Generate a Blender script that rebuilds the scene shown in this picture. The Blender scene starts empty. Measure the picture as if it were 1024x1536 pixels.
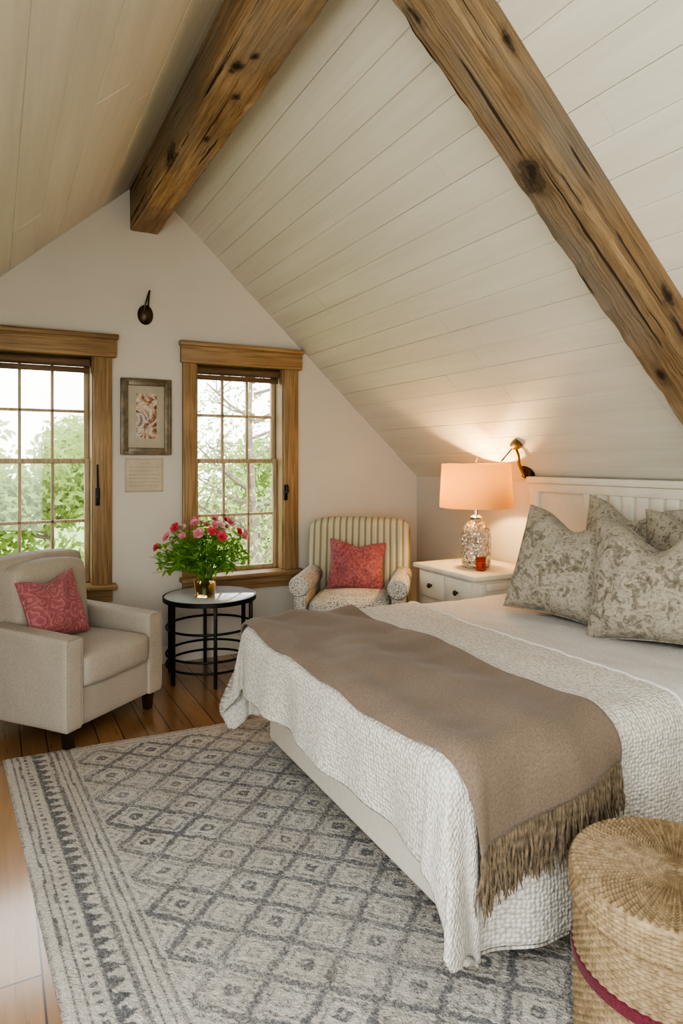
import bpy, bmesh, math, random
from mathutils import Vector, Matrix, Euler, noise
random.seed(11)
SC = bpy.context.scene
COL = SC.collection
PI = math.pi
R = math.radians

# ------------------------------------------------------------------ node helpers
def newmat(name):
    m = bpy.data.materials.new(name); m.use_nodes = True
    nt = m.node_tree
    return m, nt, nt.nodes['Principled BSDF']
def nd(nt, typ, props=None, **ins):
    n = nt.nodes.new(typ)
    for k, v in (props or {}).items(): setattr(n, k, v)
    for k, v in ins.items():
        key = k.replace('_', ' ')
        if isinstance(v, bpy.types.NodeSocket): nt.links.new(v, n.inputs[key])
        else: n.inputs[key].default_value = v
    return n
def coords(nt, kind='Object', scale=(1, 1, 1), rot=(0, 0, 0)):
    tc = nt.nodes.new('ShaderNodeTexCoord')
    mp = nd(nt, 'ShaderNodeMapping', None, Scale=scale, Rotation=rot)
    nt.links.new(tc.outputs[kind], mp.inputs['Vector'])
    return mp.outputs['Vector']
def ntex(nt, vec, scale=5, detail=4, rough=.5, dist=0):
    return nd(nt, 'ShaderNodeTexNoise', None, Vector=vec, Scale=scale, Detail=detail, Roughness=rough, Distortion=dist).outputs['Fac']
def vtex(nt, vec, scale=5, feature='F1', rnd=1.0):
    return nd(nt, 'ShaderNodeTexVoronoi', {'feature': feature}, Vector=vec, Scale=scale, Randomness=rnd).outputs['Distance']
def wtex(nt, vec, scale, axis='X', dist=0, typ='BANDS', detail=2):
    p = {'wave_type': typ}
    if typ == 'BANDS': p['bands_direction'] = axis
    return nd(nt, 'ShaderNodeTexWave', p, Vector=vec, Scale=scale, Distortion=dist, Detail=detail).outputs['Fac']
def mth(nt, op, a, b=0.0):
    n = nt.nodes.new('ShaderNodeMath'); n.operation = op
    for i, v in enumerate((a, b)):
        if isinstance(v, bpy.types.NodeSocket): nt.links.new(v, n.inputs[i])
        else: n.inputs[i].default_value = v
    return n.outputs[0]
def ramp(nt, fac, stops, interp='LINEAR'):
    n = nt.nodes.new('ShaderNodeValToRGB'); n.color_ramp.interpolation = interp
    el = n.color_ramp.elements
    while len(el) < len(stops): el.new(.5)
    for e, (p, c) in zip(el, stops):
        e.position = p; e.color = (c[0], c[1], c[2], 1)
    nt.links.new(fac, n.inputs['Fac'])
    return n.outputs['Color']
def mixc(nt, fac, a, b, blend='MIX'):
    n = nt.nodes.new('ShaderNodeMix'); n.data_type = 'RGBA'; n.blend_type = blend
    for idx, v in ((0, fac), (6, a), (7, b)):
        if isinstance(v, bpy.types.NodeSocket): nt.links.new(v, n.inputs[idx])
        elif idx == 0: n.inputs[0].default_value = v
        else: n.inputs[idx].default_value = (v[0], v[1], v[2], 1)
    return n.outputs[2]
def setb(nt, b, name, v):
    if isinstance(v, bpy.types.NodeSocket): nt.links.new(v, b.inputs[name])
    else: b.inputs[name].default_value = v
def bump(nt, b, h, strength=.4, dist=.01):
    n = nd(nt, 'ShaderNodeBump', None, Strength=strength, Distance=dist, Height=h)
    nt.links.new(n.outputs['Normal'], b.inputs['Normal'])
def sc(c, k): return tuple(min(1, x * k) for x in c)

def simple(name, col, rough=.6, metal=0, nscale=6, var=.12, bs=0, bd=.004, bscale=None, kind='Object', **kw):
    m, nt, b = newmat(name)
    v = coords(nt, kind)
    setb(nt, b, 'Base Color', ramp(nt, ntex(nt, v, nscale, 5), [(.3, sc(col, 1 - var)), (.7, sc(col, 1 + var))]))
    setb(nt, b, 'Roughness', rough); setb(nt, b, 'Metallic', metal)
    for k, val in kw.items(): setb(nt, b, k.replace('_', ' '), val)
    if bs: bump(nt, b, ntex(nt, v, bscale or nscale * 4, 3), bs, bd)
    return m
def wood(name, c1, c2, axis=0, rough=.6, s=1.0, knots=(), bs=.35, dark=(.03, .018, .011), cracks=False, grey=(.22, .185, .145)):
    m, nt, b = newmat(name)
    scl = [18 * s] * 3; scl[axis] = 1.0 * s
    v = coords(nt, 'Object', tuple(scl))
    g = ntex(nt, v, 1.6, 8, .62, 1.1)
    fine = ntex(nt, coords(nt, 'Object', tuple([110 if i != axis else 3 for i in range(3)])), 1.0, 3)
    big = ntex(nt, coords(nt, 'Object'), 2.1, 5)
    c = ramp(nt, g, [(.28, c1), (.5, tuple((a + q) / 2 for a, q in zip(c1, c2))), (.70, c2)])
    c = mixc(nt, .65, c, ramp(nt, fine, [(.32, (.48, .44, .40)), (.56, (1, 1, 1))]), 'MULTIPLY')
    c = mixc(nt, .6 if cracks else .45, c, ramp(nt, big, [(.32, (.46, .43, .40)), (.6, (1.0, 1.0, 1.0))]), 'MULTIPLY')
    if cracks:
        gv = ntex(nt, coords(nt, 'Object', tuple([3.2 if i != axis else .9 for i in range(3)])), 1.3, 4)
        c = mixc(nt, ramp(nt, gv, [(.44, (0, 0, 0)), (.64, (.65,) * 3)]), c, grey)
        ck = [28] * 3; ck[axis] = .8
        cr = ntex(nt, coords(nt, 'Object', tuple(ck)), 1.0, 2, .5, .4)
        c = mixc(nt, ramp(nt, cr, [(.645, (0, 0, 0)), (.67, (.9,) * 3)]), c, dark)
    if knots:
        tc = nt.nodes.new('ShaderNodeTexCoord')
        nz = nd(nt, 'ShaderNodeTexNoise', None, Vector=tc.outputs['Object'], Scale=22.0, Detail=4.0)
        for (kx, ky, kz, rx, ry, rz) in knots:
            q = nd(nt, 'ShaderNodeVectorMath', {'operation': 'SUBTRACT'}); nt.links.new(tc.outputs['Object'], q.inputs[0]); q.inputs[1].default_value = (kx, ky, kz)
            d = nd(nt, 'ShaderNodeVectorMath', {'operation': 'DIVIDE'}); nt.links.new(q.outputs[0], d.inputs[0]); d.inputs[1].default_value = (rx, ry, rz)
            l = nd(nt, 'ShaderNodeVectorMath', {'operation': 'LENGTH'}); nt.links.new(d.outputs[0], l.inputs[0])
            f = mth(nt, 'ADD', l.outputs['Value'], mth(nt, 'MULTIPLY', mth(nt, 'SUBTRACT', nz.outputs['Fac'], .5), 2.2))
            half = mth(nt, 'MULTIPLY', f, .5)
            km = ramp(nt, half, [(.20, (.97,) * 3), (.34, (.65,) * 3), (.44, (.75,) * 3), (.55, (.3,) * 3), (1.0, (0,) * 3)])
            c = mixc(nt, km, c, dark)
    setb(nt, b, 'Base Color', c); setb(nt, b, 'Roughness', rough)
    bump(nt, b, mth(nt, 'ADD', g, mth(nt, 'MULTIPLY', fine, .5)), bs, .012 if cracks else .005)
    return m

# ------------------------------------------------------------------ mesh helpers
def add_box(bm, lo, hi, M=None):
    lo = Vector(lo); hi = Vector(hi); c = (lo + hi) / 2; s = hi - lo
    mt = Matrix.Translation(c) @ Matrix.Diagonal((s.x, s.y, s.z, 1))
    if M is not None: mt = M @ mt
    return bmesh.ops.create_cube(bm, size=1, matrix=mt)['verts']
def merge(bm, t, M=None):
    if M is not None: t.transform(M)
    me = bpy.data.meshes.new('tmp'); t.to_mesh(me); t.free(); bm.from_mesh(me); bpy.data.meshes.remove(me)
def bev(bm, lo, hi, r=.006, seg=2, M=None):
    t = bmesh.new(); add_box(t, lo, hi)
    bmesh.ops.bevel(t, geom=t.edges[:], offset=r, segments=seg, affect='EDGES', profile=.5)
    merge(bm, t, M)
def tube(bm, pts, rad, n=8, caps=True):
    pts = [Vector(p) for p in pts]
    if not isinstance(rad, (list, tuple)): rad = [rad] * len(pts)
    t0 = (pts[1] - pts[0]).normalized()
    u = t0.orthogonal().normalized()
    rings = []
    for i, p in enumerate(pts):
        a = pts[max(0, i - 1)]; b = pts[min(len(pts) - 1, i + 1)]
        t = (b - a).normalized()
        u = (u - t * u.dot(t))
        u = u.normalized() if u.length > 1e-6 else t.orthogonal().normalized()
        w = t.cross(u)
        rings.append([bm.verts.new(p + rad[i] * (math.cos(2 * PI * k / n) * u + math.sin(2 * PI * k / n) * w)) for k in range(n)])
    for r0, r1 in zip(rings, rings[1:]):
        for k in range(n):
            bm.faces.new((r0[k], r0[(k + 1) % n], r1[(k + 1) % n], r1[k]))
    if caps:
        bm.faces.new(rings[0][::-1]); bm.faces.new(rings[-1])
def ring(bm, c, rad, r, n=48, m=8, M=None):
    t = bmesh.new(); V = []
    for i in range(n):
        a = 2 * PI * i / n
        V.append([t.verts.new((c[0] + (rad + r * math.cos(2 * PI * k / m)) * math.cos(a), c[1] + (rad + r * math.cos(2 * PI * k / m)) * math.sin(a), c[2] + r * math.sin(2 * PI * k / m))) for k in range(m)])
    for i in range(n):
        for k in range(m):
            t.faces.new((V[i][k], V[(i + 1) % n][k], V[(i + 1) % n][(k + 1) % m], V[i][(k + 1) % m]))
    merge(bm, t, M)
def lathe(bm, prof, n=32, M=None, f=None):
    t = bmesh.new(); V = []
    for j, (r, z) in enumerate(prof):
        if r < 1e-6: V.append([t.verts.new((0, 0, z))]); continue
        row = []
        for i in range(n):
            a = 2 * PI * i / n; rr = r * (f(a, z, j) if f else 1)
            row.append(t.verts.new((rr * math.cos(a), rr * math.sin(a), z)))
        V.append(row)
    for a, b in zip(V, V[1:]):
        for i in range(n):
            j = (i + 1) % n
            if len(a) == 1 and len(b) == 1: continue
            if len(a) == 1: t.faces.new((a[0], b[j], b[i]))
            elif len(b) == 1: t.faces.new((a[i], a[j], b[0]))
            else: t.faces.new((a[i], a[j], b[j], b[i]))
    merge(bm, t, M)
def rbox(bm, lo, hi, r=.04, n=10, M=None, puff=0, nz=.0, fn=None):
    """soft rounded box (cushion-like): clamped inner box plus rounded shell"""
    lo = Vector(lo); hi = Vector(hi); c = (lo + hi) / 2; h = (hi - lo) / 2
    t = bmesh.new(); bmesh.ops.create_cube(t, size=2)
    bmesh.ops.subdivide_edges(t, edges=t.edges[:], cuts=n, use_grid_fill=True)
    rr = min(r, h.x, h.y, h.z)
    for v in t.verts:
        q = Vector([math.sin(x * PI / 2) if abs(x) < 1 else x for x in v.co])
        p = Vector((q.x * h.x, q.y * h.y, q.z * h.z))
        inn = Vector([max(-(h[i] - rr), min(h[i] - rr, p[i])) for i in range(3)])
        d = p - inn
        if d.length > 1e-9: p = inn + d.normalized() * rr
        u = (p.x / h.x, p.y / h.y, p.z / h.z)
        if puff:
            p.z += puff * u[2] * (1 - u[0] ** 2) * (1 - u[1] ** 2)
            p.y += puff * .6 * u[1] * (1 - u[0] ** 2) * (1 - u[2] ** 2)
        if nz: p += nz * noise.noise_vector(p * 7 + c)
        if fn: p = fn(p, u)
        v.co = c + p
    merge(bm, t, M)
def link(name, bm, mat, parent=None, smooth=True, world=False, uv=None):
    if parent is not None and world: bm.transform(RM[parent.name].inverted())
    bmesh.ops.recalc_face_normals(bm, faces=bm.faces[:])
    me = bpy.data.meshes.new(name); bm.to_mesh(me); bm.free()
    me.materials.append(mat)
    for p in me.polygons: p.use_smooth = smooth
    if smooth:
        try: me.set_sharp_from_angle(angle=R(42))
        except Exception: pass
    o = bpy.data.objects.new(name, me); COL.objects.link(o)
    if parent is not None: o.parent = parent
    return o
RM = {}
def tag(o, label, cat, group=None, kind=None):
    o['label'] = label
    o['category'] = cat
    if group: o['group'] = group
    if kind: o['kind'] = kind
    return o
def thing(name, label, cat, loc=(0, 0, 0), rotz=0, group=None, rot=None):
    o = bpy.data.objects.new(name, None); COL.objects.link(o)
    o.location = loc; o.rotation_euler = rot or (0, 0, rotz); o.empty_display_size = .1
    RM[o.name] = Matrix.Translation(loc) @ Euler(rot or (0, 0, rotz)).to_matrix().to_4x4()
    return tag(o, label, cat, group)
def struct(name, bm, mat, parent=None, smooth=False):
    o = link(name, bm, mat, parent, smooth)
    if parent is None: o['kind'] = 'structure'
    return o
def pymesh(name, V, F, mat, parent=None, uvs=None, smooth=True):
    me = bpy.data.meshes.new(name); me.from_pydata(V, [], F); me.update()
    me.materials.append(mat)
    for p in me.polygons: p.use_smooth = smooth
    if uvs:
        ul = me.uv_layers.new(name='UVMap')
        for lp in me.loops: ul.data[lp.index].uv = uvs[lp.vertex_index]
    o = bpy.data.objects.new(name, me); COL.objects.link(o)
    if parent is not None: o.parent = parent
    return o
def sheet(name, f, s0, s1, t0, t1, ns, nt_, mat, parent=None, thick=0, inv=None):
    V, U, F = [], [], []
    for i in range(ns + 1):
        for j in range(nt_ + 1):
            s = s0 + (s1 - s0) * i / ns; t = t0 + (t1 - t0) * j / nt_
            p = Vector(f(s, t))
            if inv is not None: p = inv @ p
            V.append(p); U.append((s, t))
    w = nt_ + 1
    for i in range(ns):
        for j in range(nt_): F.append((i * w + j, (i + 1) * w + j, (i + 1) * w + j + 1, i * w + j + 1))
    o = pymesh(name, V, F, mat, parent, U)
    if thick:
        md = o.modifiers.new('thick', 'SOLIDIFY'); md.thickness = thick; md.offset = 0
    return o

# ------------------------------------------------------------------ room numbers
YG = 4.80; XR = 3.23; XL = -1.35; XA = .94; ZA = 3.43; TR = .927; TL = .89; YB = -1.2
THR = math.atan(TR); THL = math.atan(TL)
def roof(x): return ZA - (TR * (x - XA) if x > XA else TL * (XA - x))
KW = roof(XR)

# ------------------------------------------------------------------ materials
m_wall = simple('wall_paint', (.60, .57, .515), .85, nscale=1.5, var=.03, bs=.12, bd=.003, bscale=120)
def board_mat():
    m, nt, b = newmat('painted_boards')
    v = coords(nt, 'Object', (9, .6, 9))
    c = ramp(nt, ntex(nt, v, 1.2, 5), [(.3, (.655, .63, .555)), (.7, (.73, .705, .63))])
    c = mixc(nt, .5, c, ramp(nt, ntex(nt, coords(nt, 'Object', (60, 2, 60)), 1, 3), [(.3, (.92, .91, .89)), (.6, (1, 1, 1))]), 'MULTIPLY')
    setb(nt, b, 'Base Color', c); setb(nt, b, 'Roughness', .45)
    bump(nt, b, ntex(nt, coords(nt, 'Object', (50, 2, 50)), 1, 4), .2, .003)
    return m
m_board = board_mat()
def floor_mat():
    m, nt, b = newmat('oak_floor')
    v = coords(nt, 'Object', (1, 1, 1), (0, 0, PI / 2))
    br = nd(nt, 'ShaderNodeTexBrick', {'offset': .37}, Vector=v, Color1=(.41, .235, .105, 1), Color2=(.28, .152, .066, 1), Mortar=(.035, .02, .012, 1), Scale=1.0)
    br.inputs['Mortar Size'].default_value = .003; br.inputs['Brick Width'].default_value = 1.5; br.inputs['Row Height'].default_value = .12
    br.inputs['Bias'].default_value = 0
    g = ntex(nt, coords(nt, 'Object', (22, 1.2, 22)), 1.5, 7, .6, 1.2)
    c = mixc(nt, .65, br.outputs['Color'], ramp(nt, g, [(.25, (.62, .58, .54)), (.7, (1.1, 1.1, 1.1))]), 'MULTIPLY')
    setb(nt, b, 'Base Color', c); setb(nt, b, 'Roughness', ramp(nt, g, [(.2, (.25,) * 3), (.8, (.36,) * 3)]))
    setb(nt, b, 'Coat Weight', 1.0); setb(nt, b, 'Coat Roughness', .16); setb(nt, b, 'Coat IOR', 1.9)
    bump(nt, b, mth(nt, 'ADD', mth(nt, 'MULTIPLY', g, .25), mth(nt, 'SUBTRACT', 1.0, br.outputs['Fac'])), .3, .004)
    return m
m_floor = floor_mat()
OAK1, OAK2 = (.28, .17, .08), (.48, .33, .178)
m_trimV = wood('oak_trim_upright', OAK1, OAK2, axis=2, rough=.5)
m_trimH = wood('oak_trim_level', OAK1, OAK2, axis=0, rough=.5)
m_blind = wood('brown_blind', (.15, .095, .055), (.25, .165, .095), axis=0, rough=.6)
m_beam = wood('rough_beam', (.29, .18, .09), (.58, .41, .24), axis=0, rough=.85, s=.8, bs=1.0, cracks=True, grey=(.25, .215, .17), knots=[
    (3.81, .06, -.285, .045, .020, .05), (3.70, .02, -.285, .028, .015, .05), (4.02, -.01, -.285, .032, .016, .05), (4.78, .095, -.26, .11, .013, .05), (4.46, .0, -.285, .022, .013, .05)])
m_rafter = wood('rough_rafter', (.19, .122, .066), (.42, .285, .16), axis=0, rough=.85, s=.8, bs=1.0, cracks=True, grey=(.21, .185, .155), knots=[
    (1.11, .02, -.168, .06, .042, .07), (.70, -.10, -.05, .035, .05, .018), (1.80, -.10, -.06, .045, .05, .018), (1.95, -.10, -.10, .09, .05, .009), (.45, .05, -.168, .03, .012, .04), (2.1, .04, -.168, .04, .016, .05)])
m_sash = wood('sash_wood', (.50, .39, .25), (.66, .54, .38), axis=2, rough=.5)
m_base = simple('cream_paint', (.70, .66, .58), .5, nscale=4, var=.05)
m_cream = simple('antique_cream_paint', (.65, .615, .525), .45, nscale=7, var=.06, bs=.1)
m_leather = simple('cream_upholstery', (.67, .63, .55), .5, nscale=30, var=.04, bs=.15, bd=.002)
m_black = simple('black_iron', (.022, .021, .022), .45, .6, nscale=20, var=.3)
m_bronze = simple('dark_bronze', (.09, .065, .045), .4, .8, nscale=14, var=.4)
m_brass = simple('aged_brass', (.36, .27, .15), .4, 1, nscale=14, var=.3)
m_darkwood = simple('espresso_leg', (.03, .018, .013), .35, nscale=10, var=.3)
m_top = simple('pale_grey_stone', (.52, .53, .55), .10, nscale=5, var=.06)
m_steel = simple('nickel', (.6, .58, .55), .2, 1)

def fabric(name, c1, c2, scale=400, rough=.9, bs=.4, bd=.002, kind='Object', big=.12):
    m, nt, b = newmat(name)
    v = coords(nt, kind)
    n1 = ntex(nt, v, scale, 2)
    c = ramp(nt, n1, [(.35, c1), (.65, c2)])
    c = mixc(nt, 1, c, ramp(nt, ntex(nt, v, 4, 3), [(.3, (1 - big,) * 3), (.7, (1, 1, 1))]), 'MULTIPLY')
    setb(nt, b, 'Base Color', c); setb(nt, b, 'Roughness', rough); setb(nt, b, 'Sheen Weight', .12)
    bump(nt, b, n1, bs, bd)
    return m
m_linen = fabric('oatmeal_linen', (.35, .31, .255), (.46, .41, .345), 260, bs=.3)
m_linen2 = fabric('oatmeal_linen_piping', (.30, .26, .21), (.41, .36, .30), 230)
def stripe_mat():
    m, nt, b = newmat('ribbed_stripe_fabric')
    v = coords(nt, 'Object')
    w = wtex(nt, v, 6.6, 'X', .25)
    c = ramp(nt, w, [(.06, (.27, .255, .155)), (.25, (.42, .40, .28)), (.5, (.56, .525, .41)), (.9, (.52, .49, .37))])
    c = mixc(nt, .4, c, ramp(nt, ntex(nt, v, 200, 2), [(.3, (.7,) * 3), (.7, (1,) * 3)]), 'MULTIPLY')
    setb(nt, b, 'Base Color', c); setb(nt, b, 'Roughness', .85)
    bump(nt, b, w, .5, .008)
    return m
m_stripe = stripe_mat()
def woven_mat():
    m, nt, b = newmat('grey_cream_weave')
    v = coords(nt, 'Object')
    d = vtex(nt, v, 100, rnd=.7)
    c = ramp(nt, d, [(.30, (.66, .63, .565)), (.55, (.46, .445, .40)), (.8, (.20, .20, .19))])
    setb(nt, b, 'Base Color', c); setb(nt, b, 'Roughness', .9)
    bump(nt, b, d, .4, .004)
    return m
m_weave = woven_mat()
def red_mat():
    m, nt, b = newmat('rose_red_paisley')
    v = coords(nt, 'Object')
    q = mth(nt, 'FRACT', mth(nt, 'MULTIPLY', mth(nt, 'ADD', vtex(nt, v, 14), mth(nt, 'MULTIPLY', ntex(nt, v, 14, 3), .8)), 4.0))
    c = ramp(nt, q, [(.1, (.32, .10, .112)), (.5, (.37, .122, .135)), (.75, (.46, .205, .212)), (.88, (.34, .11, .122))])
    c = mixc(nt, .45, c, ramp(nt, ntex(nt, v, 300, 2), [(.3, (.65,) * 3), (.7, (1,) * 3)]), 'MULTIPLY')
    setb(nt, b, 'Base Color', c); setb(nt, b, 'Roughness', .85); setb(nt, b, 'Sheen Weight', .15)
    bump(nt, b, q, .2, .003)
    return m
m_red = red_mat()
m_red2 = fabric('rose_red_chenille', (.29, .088, .098), (.42, .16, .17), 55, bs=.5, bd=.004)
def floral_mat():
    m, nt, b = newmat('faded_floral_linen')
    v = coords(nt, 'Object')
    n1 = ntex(nt, v, 12, 6, .64, 1.3)
    n2 = ntex(nt, v, 40, 4, .6, 1.2)
    f = mth(nt, 'ADD', mth(nt, 'MULTIPLY', n1, .62), mth(nt, 'MULTIPLY', n2, .38))
    c = ramp(nt, f, [(.36, (.13, .112, .082)), (.45, (.245, .215, .165)), (.51, (.42, .38, .305)), (.57, (.30, .267, .208)), (.66, (.17, .147, .11))])
    c = mixc(nt, .35, c, ramp(nt, ntex(nt, v, 260, 2), [(.3, (.6,) * 3), (.7, (1,) * 3)]), 'MULTIPLY')
    setb(nt, b, 'Base Color', c); setb(nt, b, 'Roughness', .9); setb(nt, b, 'Sheen Weight', .1)
    bump(nt, b, n1, .35, .008)
    return m
m_floral = floral_mat()
def waffle_mat():
    m, nt, b = newmat('white_matelasse')
    v = coords(nt, 'UV')
    d = vtex(nt, v, 74, rnd=.5); d2 = ntex(nt, v, 130, 3)
    h = mth(nt, 'ADD', mth(nt, 'SUBTRACT', 1.0, d), mth(nt, 'MULTIPLY', d2, .3))
    c = ramp(nt, h, [(.45, (.44, .41, .36)), (.70, (.615, .58, .52)), (1.0, (.69, .655, .59))])
    setb(nt, b, 'Base Color', c); setb(nt, b, 'Roughness', .85); setb(nt, b, 'Sheen Weight', .1)
    bump(nt, b, h, .7, .010)
    return m
m_waffle = waffle_mat()
def sheet_mat():
    m, nt, b = newmat('smooth_quilt')
    v = coords(nt, 'UV')
    d = vtex(nt, v, 70, rnd=.5)
    setb(nt, b, 'Base Color', ramp(nt, d, [(.2, (.66, .63, .605)), (.8, (.58, .555, .53))])); setb(nt, b, 'Roughness', .85)
    bump(nt, b, mth(nt, 'SUBTRACT', 1.0, d), .3, .006)
    return m
m_sheet = sheet_mat()
def throw_mat():
    m, nt, b = newmat('taupe_wool')
    v = coords(nt, 'UV')
    w1 = wtex(nt, v, 75, 'X', 2); w2 = wtex(nt, v, 75, 'Y', 2)
    h = mth(nt, 'MULTIPLY', w1, w2)
    n = ntex(nt, v, 120, 3)
    c = ramp(nt, mth(nt, 'ADD', mth(nt, 'MULTIPLY', h, .45), mth(nt, 'MULTIPLY', n, .55)), [(.22, (.145, .104, .073)), (.65, (.275, .208, .153))])
    c = mixc(nt, .8, c, ramp(nt, ntex(nt, v, 5, 4), [(.3, (.8,) * 3), (.7, (1,) * 3)]), 'MULTIPLY')
    setb(nt, b, 'Base Color', c); setb(nt, b, 'Roughness', .95); setb(nt, b, 'Sheen Weight', .15)
    bump(nt, b, n, .45, .004)
    return m
m_throw = throw_mat()
m_fringe = simple('taupe_fringe', (.16, .12, .078), .95, nscale=60, var=.4)
def wicker_mat(name, c1, c2):
    m, nt, b = newmat(name)
    v = coords(nt, 'Object')
    n1 = ntex(nt, v, 45, 4, .6)
    c = ramp(nt, n1, [(.25, c1), (.7, c2)])
    c = mixc(nt, .6, c, ramp(nt, ntex(nt, v, 3, 3), [(.3, (.75, .72, .68)), (.7, (1, 1, 1))]), 'MULTIPLY')
    setb(nt, b, 'Base Color', c); setb(nt, b, 'Roughness', .7)
    bump(nt, b, n1, .6, .005)
    return m
m_wicker = wicker_mat('seagrass', (.17, .112, .055), (.40, .30, .18))
m_band = fabric('dark_red_band', (.10, .012, .022), (.18, .025, .04), 200)
def rug_mat():
    m, nt, b = newmat('rug_pile')
    at = nd(nt, 'ShaderNodeAttribute', {'attribute_name': 'tone'})
    v = coords(nt, 'Object')
    n1 = ntex(nt, v, 120, 3, .65)
    n3 = ntex(nt, v, 38, 3, .6)
    n2 = ntex(nt, v, 5, 4)
    t = mth(nt, 'ADD', at.outputs['Fac'], mth(nt, 'MULTIPLY', mth(nt, 'SUBTRACT', n1, .5), 1.0))
    t = mth(nt, 'ADD', t, mth(nt, 'MULTIPLY', mth(nt, 'SUBTRACT', n3, .5), .3))
    c = ramp(nt, t, [(.12, (.61, .565, .50)), (.38, (.44, .415, .375)), (.58, (.19, .188, .188)), (.94, (.072, .073, .08))])
    c = mixc(nt, .7, c, ramp(nt, n2, [(.3, (.85, .80, .75)), (.65, (1, 1, 1))]), 'MULTIPLY')
    setb(nt, b, 'Base Color', c); setb(nt, b, 'Roughness', .95); setb(nt, b, 'Sheen Weight', .1)
    bump(nt, b, n1, 1.0, .014)
    return m
m_rug = rug_mat()
def glass_mat(name, col, rough=.03, bs=0, bscale=40, trans=1):
    m, nt, b = newmat(name)
    setb(nt, b, 'Base Color', (*col, 1)); setb(nt, b, 'Roughness', rough); setb(nt, b, 'Transmission Weight', trans); setb(nt, b, 'IOR', 1.45)
    if bs: bump(nt, b, vtex(nt, coords(nt), bscale), bs, .01)
    return m
m_glass = glass_mat('vase_glass', (.90, .82, .62))
m_water = glass_mat('amber_water', (.72, .50, .22))
def mercury_mat():
    m, nt, b = newmat('mottled_silver_glass')
    v = coords(nt)
    n = ntex(nt, v, 48, 5, .7)
    setb(nt, b, 'Base Color', ramp(nt, n, [(.35, (.72, .71, .70)), (.6, (.95, .95, .94))]))
    setb(nt, b, 'Transmission Weight', .9); setb(nt, b, 'IOR', 1.45); setb(nt, b, 'Roughness', .07)
    setb(nt, b, 'Metallic', ramp(nt, n, [(.50, (.0,) * 3), (.62, (.55,) * 3)]))
    bump(nt, b, vtex(nt, v, 42), .8, .01)
    return m
m_crystal = mercury_mat()
m_amber = glass_mat('amber_glow_glass', (.80, .17, .04), .06, .3, 40, .8)
def pane_mat():
    m, nt, b = newmat('window_glass'); nt.nodes.remove(b)
    tr = nt.nodes.new('ShaderNodeBsdfTransparent'); gl = nd(nt, 'ShaderNodeBsdfGlossy', None, Roughness=.02)
    mx = nd(nt, 'ShaderNodeMixShader', None, Fac=.04)
    nt.links.new(tr.outputs[0], mx.inputs[1]); nt.links.new(gl.outputs[0], mx.inputs[2])
    nt.links.new(mx.outputs[0], nt.nodes['Material Output'].inputs['Surface'])
    return m
m_pane = pane_mat()
def translucent(name, col, tcol, fac=.5, rough=.8, nscale=8, var=.15):
    m, nt, b = newmat(name)
    v = coords(nt)
    n = ntex(nt, v, nscale, 3)
    setb(nt, b, 'Base Color', ramp(nt, n, [(.3, sc(col, 1 - var)), (.7, sc(col, 1 + var))])); setb(nt, b, 'Roughness', rough)
    tl = nd(nt, 'ShaderNodeBsdfTranslucent', None, Color=(*tcol, 1))
    mx = nd(nt, 'ShaderNodeMixShader', None, Fac=fac)
    nt.links.new(b.outputs[0], mx.inputs[1]); nt.links.new(tl.outputs[0], mx.inputs[2])
    nt.links.new(mx.outputs[0], nt.nodes['Material Output'].inputs['Surface'])
    return m
m_shade = translucent('peach_linen_shade', (.70, .47, .26), (.80, .62, .33), .5, var=.04)
m_leaf = translucent('leaf_green', (.17, .37, .06), (.33, .58, .10), .4, .5, 20, .4)
m_stem = simple('stem_green', (.16, .30, .07), .6)
m_pink = translucent('pink_petal', (.82, .32, .40), (.86, .40, .45), .35, .6, 30, .25)
m_coral = translucent('coral_petal', (.74, .12, .17), (.78, .16, .2), .35, .6, 30, .25)
m_blush = translucent('blush_petal', (.88, .64, .64), (.88, .66, .66), .35, .6, 30, .15)
m_tree = translucent('tree_leaf', (.25, .34, .10), (.38, .48, .15), .45, .7, 2, .35)
m_tree2 = translucent('pale_tree_leaf', (.36, .43, .19), (.48, .55, .25), .45, .7, 2, .3)
m_bark = simple('bark', (.22, .18, .15), .9, nscale=8, var=.3)
m_grass = simple('lawn_grass', (.25, .36, .11), .9, nscale=2, var=.3)

# ------------------------------------------------------------------ room shell
bm = bmesh.new(); add_box(bm, (XL - .2, YB, -.1), (XR + .2, YG + .2, 0)); struct('floor', bm, m_floor)

W = [(-.10, .60), (1.30, 1.99)]; WZ0, WZ1 = .60, 2.17
def prism(bm, poly, y0, y1):
    a = [bm.verts.new((x, y0, z)) for x, z in poly]; b = [bm.verts.new((x, y1, z)) for x, z in poly]
    bm.faces.new(a); bm.faces.new(b[::-1]); n = len(poly)
    for i in range(n): bm.faces.new((a[i], b[i], b[(i + 1) % n], a[(i + 1) % n]))
bm = bmesh.new()
xs = [XL - .1, W[0][0], W[0][1], XA, W[1][0], W[1][1], XR + .1]
for x0, x1 in zip(xs, xs[1:]):
    k = .04
    if (x0, x1) in W:
        prism(bm, [(x0, 0), (x1, 0), (x1, WZ0), (x0, WZ0)], YG, YG + .2)
        prism(bm, [(x0, WZ1), (x1, WZ1), (x1, roof(x1) + k), (x0, roof(x0) + k)], YG, YG + .2)
    else:
        prism(bm, [(x0, 0), (x1, 0), (x1, roof(x1) + k), (x0, roof(x0) + k)], YG, YG + .2)
struct('wall_gable', bm, m_wall)
bm = bmesh.new(); prism(bm, [(.65, 0), (XR + .1, 0), (XR + .1, roof(XR + .1) + .04), (XA, ZA + .04), (.65, roof(.65) + .04)], YB - .15, YB); struct('wall_back_light_block', bm, m_wall)  # unseen partial wall, added to block rear light and leave the left open
bm = bmesh.new(); add_box(bm, (XR, YB, 0), (XR + .15, YG, KW + .02)); struct('wall_right', bm, m_wall)
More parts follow.
